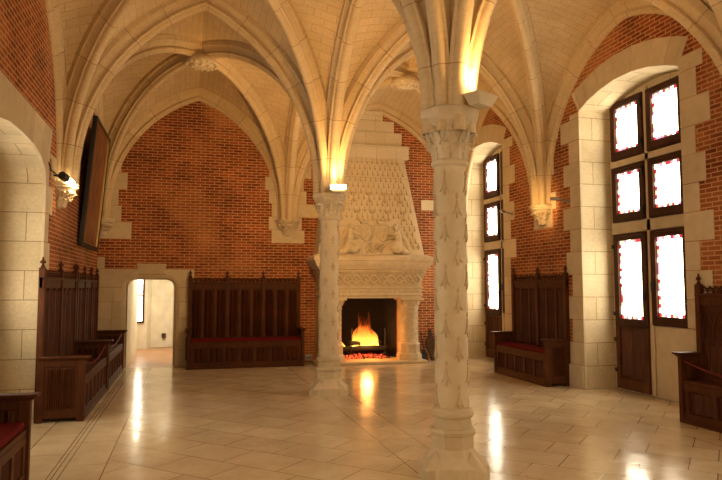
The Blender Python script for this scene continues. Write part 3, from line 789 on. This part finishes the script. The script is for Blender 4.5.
# near left
bench('low dark bench end with red cushion at the left edge of the picture', (XL+.012, 5.74, 0), -PI/2, 2.2, .53, 1.05, 2, 3, 6, zarm=.72, zseat=.47)
cushion('bright red cushion on the bench at the left picture edge', (XL+.012, 5.74, 0), -PI/2, 2.2, .53, .47, .06)
# ---------------------------------------------------------------- fireplace
FC = 3.70
fp = thing('fireplace', 'monumental carved limestone fireplace with tapering hood on the back wall', 'fireplace', (FC, YB, 0))
def FB(mb, name, m=M_carve, par=fp, **kw): return mb.build(name, m, par, **kw)
# local coords: x from centre, y = 0 wall, negative towards the room
mb = MB(); mb.box(-1.18, 1.18, -.72, .55, 0, .06); FB(mb, 'hearth_slab', M_block, smooth=0, bevel=.012)
mb = MB(); mb.add([(-.78,0,.06),(-.62,.55,.06),(.56,.55,.06),(.72,0,.06),(-.78,0,1.46),(-.62,.55,1.46),(.56,.55,1.46),(.72,0,1.46)], [(0,1,5,4),(1,2,6,5),(2,3,7,6),(4,5,6,7)])
FB(mb, 'firebox', M_soot, smooth=0)
for sx in (-1, 1):
    cx = .84*sx + .02
    mb = MB(); mb.lathe([(.27,.06),(.27,.16),(.25,.20),(.225,.21),(.225,.36),(.235,.38),(.23,.41),(.205,.43)], 8, (cx,-.44,0), PI/8)
    mb.lathe([(.20,.40),(.20,.46),(.19,.48)], 24, (cx,-.44,0)); jb = FB(mb, 'column_base', smooth=30)
    mb = MB(); mb.lathe([(.185,.46),(.185,1.14)], 32, (cx,-.44,0))
    def cyl2(u, v, dd, cx=cx): a = u/.185; return (cx+(.185+dd)*math.cos(a), -.44+(.185+dd)*math.sin(a), v)
    for j in range(6):
        for k in range(14):
            u = .185*2*PI*(k+.5*(j % 2))/14; v = .52+.108*j; relief(mb, [(u, v+.045), (u+.032, v), (u, v-.045), (u-.032, v)], cyl2, .010)
    FB(mb, 'column_shaft', smooth=30)
    mb = MB(); mb.lathe([(.185,1.12),(.205,1.13),(.205,1.15),(.19,1.16),(.20,1.24),(.235,1.31),(.2,1.32)], 24, (cx,-.44,0)); foliage(mb, .19, .23, .17, 8, 1.16, .2, lean=.06, c=(cx,-.44,0), seed=3)
    mb.box(cx-.25, cx+.25, -.69, -.19, 1.32, 1.36); FB(mb, 'column_capital', smooth=40)
    mb = MB(); mb.box(cx-.12 if sx > 0 else cx-.26, cx+.26 if sx > 0 else cx+.12, -.30, .0, .06, 1.40); FB(mb, 'jamb', M_block, smooth=0, bevel=.01)
# lintel, cove with interlaced band, moulded shelf: extruded profile with mitred returns
def mould(prof, y_ref=0):
    """prof = [(half width, depth, z)] stacked rectangles joined as a skin"""
    mb = MB(); o = 0
    for hw, dp, z in prof: mb.v += [Vector((-hw, 0, z)), Vector((-hw, -dp, z)), Vector((hw, -dp, z)), Vector((hw, 0, z))]
    for i in range(len(prof)-1):
        for k in range(3): mb.face((i*4+k, i*4+k+1, i*4+4+k+1, i*4+4+k))
    mb.face((0,1,2,3)); q = (len(prof)-1)*4; mb.face((q+3,q+2,q+1,q)); return mb
lint = [(1.07,.66,1.36),(1.07,.66,1.40),(1.09,.68,1.41),(1.09,.68,1.44),(1.075,.665,1.45),(1.075,.665,1.56),(1.10,.69,1.575),(1.10,.69,1.60)]
FB(mould(lint), 'lintel', smooth=20)
fr_ = [(1.075,.665,1.60),(1.075,.665,1.63),(1.08,.67,1.70),(1.10,.69,1.80),(1.135,.725,1.87),(1.15,.74,1.89),(1.15,.74,1.92),(1.135,.72,1.925),(1.135,.72,1.95)]
frz = FB(mould(fr_), 'frieze', smooth=40)
mb = MB()
def frpt(x, z):
    for (h0, d0, z0), (h1, d1, z1) in zip(fr_[:-1], fr_[1:]):
        if z0 <= z <= z1+1e-6: f = (z-z0)/(z1-z0) if z1 > z0 else 0; return Vector((x, -(d0+(d1-d0)*f)-.008, z))
    return Vector((x, -.74, z))
nw = 11
for ph in (0, PI):
    mb.tube([frpt(-1.03+2.06*i/220, 1.745+.085*math.sin(2*PI*nw/2*i/220+ph)) for i in range(221)], .024, 6)
for k in range(nw*2+1):
    x = -1.03+2.06*k/(nw*2); mb.ball(frpt(x, 1.745), (.018,.022,.055 if k % 2 else .024), nu=8, nv=6)
for k in range(40): mb.ball(frpt(-1.08+2.16*k/39, 1.905)+Vector((0,.0,0)), (.022,.02,.017), nu=6, nv=5)
mb.build('interlace_band', M_carve, frz, smooth=60)
mb = MB()
for k in range(9):
    x = -.98+1.96*k/8; mb.ball((x, -.67, 1.505), (.035,.014,.022), nu=8, nv=6); mb.tube([(x+.05,-.667,1.505),(x+.12,-.667,1.52),(x+.19,-.667,1.505)], .009, 5)
mb.build('lintel_rosette', M_carve, frz, smooth=60)
sh = [(1.14,.72,1.95),(1.17,.75,1.96),(1.18,.76,1.985),(1.22,.80,2.03),(1.255,.835,2.09),(1.265,.845,2.13),(1.285,.865,2.14),(1.285,.865,2.21),(1.27,.85,2.225),(1.20,.76,2.26),(1.13,.62,2.28)]
FB(mould(sh), 'mantel_shelf', smooth=30)
# hood
HB, HT, ZB, ZT_ = 1.15, .86, 2.27, 4.42
dB, dT = .62, .16
def hood_pt(u, v, d=0):
    f = (v-ZB)/(ZT_-ZB); return (u, -(dB+(dT-dB)*f)-d, v)
mb = MB()
def hw_(v): return HB+(HT-HB)*(v-ZB)/(ZT_-ZB)
for v in (ZB, ZT_): mb.v += [Vector((-hw_(v), 0, v)), Vector(hood_pt(-hw_(v), v)), Vector(hood_pt(hw_(v), v)), Vector((hw_(v), 0, v))]
for k in range(3): mb.face((k, k+1, 5+k, 4+k))
mb.face((4,5,6,7))
hood = FB(mb, 'hood', M_hood, smooth=0)
mb = MB(); zz = ZT_
for h, hw2 in ((.30, .98), (.30, .84), (.26, .66), (.22, .40)):
    mb.box(-hw2, hw2, -.15 if hw2 > .9 else -.075, .0, zz, zz+h-.004); zz += h
FB(mb, 'upper_flue', M_hood, smooth=0, bevel=.006)
def crown(mb, u, v, s, fn, h=.03):
    relief(mb, [(u-.05*s, v), (u+.05*s, v), (u+.06*s, v+.03*s), (u-.06*s, v+.03*s)], fn, h)
    for k in range(5):
        x = u+(-.055+.0275*k)*s; hh = .045 if k % 2 == 0 else .03
        relief(mb, [(x-.012*s, v+.028*s), (x+.012*s, v+.028*s), (x+.015*s, v+(.03+hh*.6)*s), (x, v+(.03+hh)*s), (x-.015*s, v+(.03+hh*.6)*s)], fn, h*.8)
mb = MB(); row = 0; v = 2.44
while v < 4.4:
    n = 9
    for k in range(-n, n+1):
        u = .115*k + (.0575 if row % 2 else 0)
        if abs(u) > hw_(v)-.07: continue
        if v < 3.02 and abs(u) < .68: continue
        big = row in (2, 6, 8) and k % 3 == 0
        if v < 2.72 and abs(u) > .68 and row % 2 == 0: relief(mb, fleur(u, v, .75), hood_pt, .022); continue
        if row in (5, 8) and k % 3 == 0 and v < 3.6:
            crown(mb, u, v+.045, 1.0, hood_pt, .035); relief(mb, ermine(u, v-.02, 1.1)[0], hood_pt, .03); continue
        A, B = ermine(u, v, .62); relief(mb, A, hood_pt, .020); relief(mb, B, hood_pt, .016)
    v += .135; row += 1
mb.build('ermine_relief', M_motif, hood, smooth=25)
# coat of arms: two crowned shields held by kneeling angels
def shield(u, v, s, lilies):
    mb = MB(); pts = [(-.13,.15),(-.06,.165),(0,.15),(.06,.165),(.13,.15),(.135,.0),(.11,-.09),(.06,-.15),(0,-.19),(-.06,-.15),(-.11,-.09),(-.135,0)]
    relief(mb, [(u+a*s, v+b*s) for a, b in pts], hood_pt, .07)
    f2 = lambda a, b, d: hood_pt(a, b, d+.07)
    relief(mb, [(u+a*s*.80, v+b*s*.80) for a, b in pts], f2, .012); f3 = lambda a, b, d: hood_pt(a, b, d+.082)
    for (a, b) in ((-.05,.06),(.05,.06),(0,-.05)):
        if lilies: relief(mb, fleur(u+a*s, v+b*s, .5*s), f3, .012)
        else: relief(mb, ermine(u+a*s, v+b*s, .5*s)[0], f3, .012)
    mb.tube([Vector(hood_pt(u+a*s, v+b*s, .07)) for a, b in pts+pts[:1]], .012, 6)
    crown(mb, u, v+.19*s, 1.7*s, hood_pt, .06)
    return mb
shield(-.145, 2.74, 1.0, True).build('crowned_shield', M_carve, hood, smooth=30)
shield(.235, 2.74, 1.0, False).build('crowned_shield', M_carve, hood, smooth=30)
def angel(u, s):
    """kneeling winged figure in high relief facing s (+1 right)"""
    mb = MB(); P = lambda a, b, d: Vector(hood_pt(u+a*s, b, d))
    mb.ball(P(.02, 2.86, .09), (.052,.055,.066)); mb.ball(P(.0, 2.885, .085), (.058,.06,.055))
    mb.tube([P(.0,2.82,.08), P(-.01,2.78,.08)], .03, 8)
    mb.tube([P(-.02,2.78,.08), P(-.03,2.68,.09), P(-.04,2.58,.09), P(-.05,2.5,.08)], [.06,.075,.08,.085], 10)
    mb.tube([P(-.04,2.52,.10), P(.06,2.48,.12), P(.10,2.40,.11), P(.06,2.33,.08)], [.075,.07,.065,.05], 10)
    mb.tube([P(-.05,2.50,.07), P(-.10,2.40,.07), P(-.18,2.32,.06), P(-.26,2.31,.05)], [.085,.09,.07,.04], 10)
    mb.tube([P(-.06,2.46,.08), P(-.02,2.38,.09), P(.04,2.32,.07)], [.08,.09,.06], 10)
    mb.tube([P(.0,2.76,.11), P(.07,2.69,.14), P(.15,2.70,.12), P(.19,2.71,.10)], [.032,.028,.024,.02], 8)
    mb.tube([P(.0,2.75,.07), P(.08,2.64,.10), P(.17,2.62,.09)], [.03,.026,.02], 8)
    for k in range(5): mb.tube([P(-.04-.02*k,2.78-.03*k,.05), P(-.12-.035*k,2.76-.06*k,.045), P(-.17-.03*k,2.60-.07*k,.04), P(-.18-.022*k,2.44-.03*k,.03)], [.03,.036,.03,.012], 8)
    for k in range(3): mb.tube([P(-.12+.05*k,2.52,.15), P(-.14+.06*k,2.42,.15), P(-.17+.08*k,2.33,.11)], .014, 6)
    mb.ball(P(.055, 2.855, .135), (.012,.014,.014), nu=8, nv=6)
    return mb.build('angel_relief', M_carve, hood, remesh=.0075)
angel(-.46, 1); angel(.52, -1)
mb = MB()
for k in range(9):
    x = -.12+.04*k*1.0; mb.tube(spiral(hood_pt(x*1.1+.02, 2.43+.045*math.sin(k*1.7), .03), Vector((1,0,0)), Vector((0,0,1)), .05, 1.4, 16, 1 if k % 2 else -1), .013, 6)
for k in range(7): mb.ball(hood_pt(-.12+.05*k, 2.34+.03*(k % 2), .02), (.03,.03,.03), nu=8, nv=6)
mb.build('scroll_relief', M_carve, hood, smooth=60)
# fire things
def andiron(x, label):
    t = thing('andiron', label, 'andiron', (x, 13.26, .06), 0, 'iron andirons in the hearth')
    mb = MB(); mb.tube([(0,0,.10),(0,-.01,.60)], .016, 8); mb.ball((0,-.01,.63), .032, nu=10, nv=8); mb.build('upright', M_iron, t)
    mb = MB(); mb.tube([(-.09,-.02,0),(-.05,0,.09),(0,0,.12),(.05,0,.09),(.09,-.02,0)], .014, 6); mb.build('foot', M_iron, t)
    mb = MB(); mb.tube([(0,0,.115),(0,.3,.115),(0,.33,0)], .014, 6); mb.build('log_bar', M_iron, t)
andiron(3.36, 'left dark iron andiron in front of the burning logs'); andiron(4.12, 'right dark iron andiron in front of the burning logs')
def log(a, b, r, label, m):
    a, b = Vector(a), Vector(b); q = random.Random(int(a.x*100)); N = 8
    mb = MB(); mb.tube([a.lerp(b, i/N) + Vector((0, q.uniform(-.01,.01), q.uniform(-.012,.012))) for i in range(N+1)], [r*q.uniform(.88,1.1) for _ in range(N+1)], 10)
    tag(mb.build('log', m, None), label, 'log', 'burning logs in the hearth')
log((3.20,13.40,.265), (4.22,13.42,.275), .055, 'long charred log lying across the andirons under the flames', M_char)
log((3.25,13.52,.255), (4.16,13.56,.265), .065, 'log at the back of the hearth half hidden by flames', M_char)
log((3.35,13.42,.385), (4.10,13.52,.375), .050, 'upper charred log resting on the others in the flames', M_char)
def fire_mat():
    m = D.materials.new('flame'); m.use_nodes = True; t = m.node_tree; b = t.nodes['Principled BSDF']; t.nodes.remove(b)
    o = t.nodes['Material Output']; g = lambda n: t.nodes.new(n)
    tc = g('ShaderNodeTexCoord'); sp = g('ShaderNodeSeparateXYZ'); t.links.new(tc.outputs['Object'], sp.inputs[0])
    r = g('ShaderNodeValToRGB'); e = r.color_ramp.elements
    e[0].position, e[0].color = 0, (1,.50,.07,1); e[1].position, e[1].color = 1, (.9,.10,.01,1)
    x = e.new(.45); x.color = (1,.24,.025,1)
    dv = g('ShaderNodeMath'); dv.operation = 'DIVIDE'; t.links.new(sp.outputs[2], dv.inputs[0]); dv.inputs[1].default_value = .52
    t.links.new(dv.outputs[0], r.inputs[0])
    nz = g('ShaderNodeTexNoise'); nz.inputs['Scale'].default_value = 7; t.links.new(tc.outputs['Object'], nz.inputs['Vector'])
    st = g('ShaderNodeMapRange'); t.links.new(dv.outputs[0], st.inputs[0]); st.inputs[3].default_value = 2.6; st.inputs[4].default_value = .7
    em = g('ShaderNodeEmission'); t.links.new(r.outputs[0], em.inputs[0]); t.links.new(st.outputs[0], em.inputs[1])
    tr = g('ShaderNodeBsdfTransparent'); mx = g('ShaderNodeMixShader')
    ad = g('ShaderNodeMath'); ad.operation = 'ADD'; t.links.new(dv.outputs[0], ad.inputs[0]); t.links.new(nz.outputs['Fac'], ad.inputs[1])
    mr = g('ShaderNodeMapRange'); t.links.new(ad.outputs[0], mr.inputs[0]); mr.inputs[1].default_value = .55; mr.inputs[2].default_value = 1.45; mr.inputs[3].default_value = .25; mr.inputs[4].default_value = .95
    t.links.new(mr.outputs[0], mx.inputs[0]); t.links.new(em.outputs[0], mx.inputs[1]); t.links.new(tr.outputs[0], mx.inputs[2]); t.links.new(mx.outputs[0], o.inputs[0])
    return m
M_fire = fire_mat()
ft = thing('fire', 'bright orange and yellow fire burning in the hearth', 'fire', (3.72, 13.46, .30))
q = random.Random(11)
for k in range(26):
    x = -.30 + .60*((k*.618) % 1); h = max(.14, (.80 if abs(x+.03) < .15 else .50)*q.uniform(.55, 1.0) - abs(x)*.30); r0 = q.uniform(.028, .055); ph = q.uniform(0, 6)
    N = 12; pts = [(x + .045*math.sin(ph+5*i/N)*i/N - x*.25*i/N, q.uniform(-.05,.05)*.3 + .03*math.cos(ph*2+4*i/N), h*i/N) for i in range(N+1)]
    mb = MB(); mb.tube(pts, [r0*(.55+1.3*(i/N)-1.85*(i/N)**2)+.002 for i in range(N+1)], 10); mb.build('flame', M_fire, ft, smooth=80)
for (x, h) in ((-.52, .20), (-.46, .12)):
    mb = MB(); mb.tube([(x-.05*i/8, 0, -.02+h*i/8) for i in range(9)], [.035*(1-i/8.2)+.003 for i in range(9)], 8); mb.build('flame', M_fire, ft, smooth=80)
def ember_mat():
    m = D.materials.new('embers'); m.use_nodes = True; g = G(m); tc = g.n('ShaderNodeTexCoord').outputs['Object']
    geo = g.n('ShaderNodeNewGeometry'); n = g.noise(tc, 14, 3)
    a = g.n('ShaderNodeMath', operation='MULTIPLY'); g.l(geo.outputs['Random Per Island'], a.inputs[0]); g.l(n.outputs['Fac'], a.inputs[1])
    r = g.ramp(a.outputs[0], [(.12, (.02,.003,.002)), (.62, (1,.16,.03)), (.34, (.75,.03,.012))])
    g.l(r.outputs[0], g.b.inputs['Emission Color']); g.b.inputs['Emission Strength'].default_value = 1.1
    g.b.inputs['Base Color'].default_value = (.02,.015,.015,1); return m
mb = MB(); q = random.Random(5)
for k in range(260):
    x, y = 3.26+.90*q.random(), 13.22+.42*q.random(); s_ = q.uniform(.014,.034)
    mb.ball((x, y, .062+s_*.6+.06*q.random()*(1-abs(x-3.7)*1.2)), (s_, s_*.9, s_*.75), Matrix.Rotation(q.random()*3, 3, 'Z'), nu=6, nv=4)
em = mb.build('embers', ember_mat(), None, smooth=0, kind='stuff'); tag(em, 'glowing red embers under the logs in the hearth', 'embers')
lamp('POINT', 'firelight', (3.70, 13.22, .50), 16, (1, .38, .09), .12)
# tools by the fireplace
t = thing('fire_shovel', 'slim dark fire shovel leaning beside the right fireplace column', 'shovel', (4.93, 12.98, 0))
mb = MB(); mb.tube([(0,0,.15),(-.02,.08,.36),(-.03,.17,.58)], .012, 8); mb.ball((-.03,.17,.59), .02, nu=8, nv=6); mb.build('handle', M_iron, t)
mb = MB(); mb.prism([(-.07,0),(.07,0),(.075,.16),(.03,.24),(-.03,.24),(-.075,.16)], lambda u, v, k: (u, -.02+v*.45+.012*k, v)); mb.build('blade', M_iron, t, bevel=.004, smooth=0)
t = thing('bellows', 'large wooden bellows standing against the brick right of the fireplace', 'bellows', (5.16, 13.26, 0))
mb = MB(); sh2 = [(-.03,.0),(.03,.0),(.045,.12),(.11,.26),(.12,.36),(.09,.45),(.03,.50),(.02,.66),(-.02,.66),(-.03,.50),(-.09,.45),(-.12,.36),(-.11,.26),(-.045,.12)]
for k0 in (0, .075): mb.prism(sh2, lambda u, v, k, k0=k0: (u, -.10+v*.27+k0-.09+.02*k, v))
mb.build('board', M_log, t, smooth=0, bevel=.005)
mb = MB(); mb.prism([(u*.9, v*.72+.08) for u, v in sh2 if v < .55], lambda u, v, k: (u, -.10+v*.27-.072+.06*k, v)); mb.build('leather_fold', M_black, t, smooth=0)
t = thing('floor_socket', 'small grey socket box at the foot of the brick wall by the bench', 'socket', (2.46, 13.4, 0))
mb = MB(); mb.box(-.07, .07, -.05, -.001, .05, .17); mb.build('box', M_steel, t, bevel=.006, smooth=0)
mb = MB()
for x in (-.03, .03): mb.lathe([(.022,0),(.022,.01),(.0,.01)], 12, M=Matrix.Translation((x,-.05,.11)) @ Matrix.Rotation(PI/2, 4, 'X'))
mb.build('outlet', M_black, t)
t = thing('wall_outlet', 'small brown electric outlet low on the passage wall', 'outlet', (-.62, 17.84, .30), math.radians(20))
mb = MB(); mb.box(-.05, .05, -.03, .03, -.06, .06); mb.build('plate', M_log, t, bevel=.006, smooth=0)
# ---------------------------------------------------------------- painting
a0, a1 = Vector((-1.70, 0, 2.27)), Vector((-1.53, 0, 4.40)); ang = math.atan2(a1.x-a0.x, a1.z-a0.z); Hh = (a1-a0).length
pt = thing('painting', 'large dark framed painting leaning out from the left wall', 'painting', (-1.735, 11.0, 2.27)); pt.rotation_euler = (0, ang, 0)
W_ = 1.80
mb = MB(); f = .065
for (y0, y1, z0, z1) in ((0,f,0,Hh),(W_-f,W_,0,Hh),(f,W_-f,0,f),(f,W_-f,Hh-f,Hh)): mb.box(0,.075,y0,y1,z0,z1)
mb.build('frame', M_black, pt, smooth=0, bevel=.01)
mb = MB(); g_ = .016
for (y0, y1, z0, z1) in ((f,f+g_,f,Hh-f),(W_-f-g_,W_-f,f,Hh-f),(f+g_,W_-f-g_,f,f+g_),(f+g_,W_-f-g_,Hh-f-g_,Hh-f)): mb.box(.01,.062,y0,y1,z0,z1)
mb.build('gilt_slip', M_gold, pt, smooth=0, bevel=.006)
M_canvas = mat('old_canvas', (.16,.06,.025), .45)
g = G(M_canvas); n = g.noise(g.n('ShaderNodeTexCoord').outputs['Object'], 3.2, 6, .65); g.l(g.ramp(n.outputs['Fac'], [(.32, (.07,.022,.010)), (.7, (.30,.12,.04)), (.5, (.19,.066,.022))]).outputs[0], g.b.inputs['Base Color'])
mb = MB(); mb.box(.005,.03,f,W_-f,f,Hh-f); mb.build('canvas', M_canvas, pt, smooth=0)
mb = MB(); mb.tube([(-.005,.4,Hh-.25),(-.12,.4,Hh-.12)], .008, 6); mb.tube([(-.005,W_-.4,Hh-.25),(-.12,W_-.4,Hh-.12)], .008, 6); mb.build('hanging_chain', M_iron, pt)
# ---------------------------------------------------------------- lamps
def uplight(x, y, z, rz, label, tgt, power, glow=False):
    t = thing('uplight', label, 'lamp', (x, y, z), rz, 'uplights on the capitals')
    mb = MB(); mb.add([(-.09,-.05,0),(.09,-.05,0),(.09,.05,0),(-.09,.05,0),(-.14,-.085,.10),(.14,-.085,.10),(.14,.085,.10),(-.14,.085,.10)], [(3,2,1,0),(0,1,5,4),(1,2,6,5),(2,3,7,6),(3,0,4,7)])
    mb.build('housing', M_block, t, smooth=0, bevel=.004)
    mb = MB(); mb.box(-.11,.11,-.06,.06,.088,.094); mb.build('diffuser', M_bulb, t, smooth=0)
    if glow:
        mb = MB(); mb.box(-.115,.115,-.085,-.068,.03,.10); mb.build('lit_glass', M_bulb, t, smooth=0)
        mb = MB(); mb.box(-.03,.03,.04,.20,-.0,.03); mb.build('bracket', M_steel, t, smooth=0)
    l = lamp('SPOT', 'uplight_beam', (x, y, z+.16), power, WARM, .10, spot=165); aim(l, tgt)
uplight(2.11, 9.12, 3.0, math.radians(-12), 'bright uplight on the capital of the far column', (2.3, 8.2, 6), UPL*.27, True)
uplight(2.385, 4.90, 3.14, math.radians(28), 'uplight trough on the right of the near column capital', (2.65, 5.0, 6), UPL*.24)
uplight(2.08, 9.74, 3.02, math.radians(60), 'added uplight unseen behind the capital of the far column', (2.6, 13.2, 4.3), UPL*1.7)  # added unseen, to brighten the back wall and chimney hood
uplight(2.26, 5.44, 3.17, math.radians(0), 'added unseen uplight on the rear left of the near column capital', (1.7, 9.0, 6.5), UPL*1.1)  # added unseen as well, to warm the vault beyond
def rod_lamp(y, label, dy):
    t = thing('wall_spotlight', label, 'lamp', (XR, y, 3.0), 0, 'rod spotlights beside the right corbel')
    mb = MB(); mb.box(-.03,-.0,-.03,.03,-.03,.03); mb.tube([(-.02,0,0),(-.20,dy*.02,.03)], .012, 8); mb.build('bracket', M_steel, t)
    mb = MB(); mb.tube([(-.18,dy*.0,.03),(-.30,dy*.08,.04)], .028, 10); mb.build('lamp_head', M_steel, t)
rod_lamp(11.0, 'slim metal spotlight on the right wall, left of the corbel', -1); rod_lamp(9.12, 'slim metal spotlight on the right wall, right of the corbel', 1)
l = lamp('SPOT', 'corbel_glow', (5.55, 9.45, 2.92), 7, WARM, .04, spot=120); aim(l, (5.92, 9.85, 3.0))
t = thing('floodlight', 'lit white floodlight with black cap beside the left wall corbel', 'lamp', (XL, 9.02, 3.03))
mb = MB(); mb.tube([(0,0,.03),(.10,.05,.02)], .012, 8); mb.build('bracket', M_iron, t)
mb = MB(); mb.tube([(.10,.03,.04),(.14,.13,.01)], .055, 12); mb.build('rear_cap', M_black, t)
mb = MB(); mb.tube([(.141,.135,.008),(.185,.27,-.035)], [.045,.050], 12); mb.build('lit_tube', M_bulb, t)
mb = MB(); mb.tube([(.186,.272,-.036),(.19,.285,-.04)], .052, 12); mb.build('end_cap', M_white, t)
l = lamp('SPOT', 'floodlight_beam', (XL+.24, 9.30, 2.97), 10, (1,.66,.30), .04, spot=165); aim(l, (XL+.02, 9.5, 2.7))
mb = MB(); mb.tube([(XL+.02,8.66,3.16),(XL+.03,8.75,3.08),(XL+.03,8.88,3.08),(XL+.06,9.02,3.06)], .008, 6); tag(mb.build('lamp_cable', M_iron, None), 'thin cable running along the stone to the floodlight', 'cable')
# added fill light to brighten the passage, no fixture there
lamp('AREA', 'passage_fill', (-.3, 16.0, 2.5), 45, (1, .88, .66), .6)
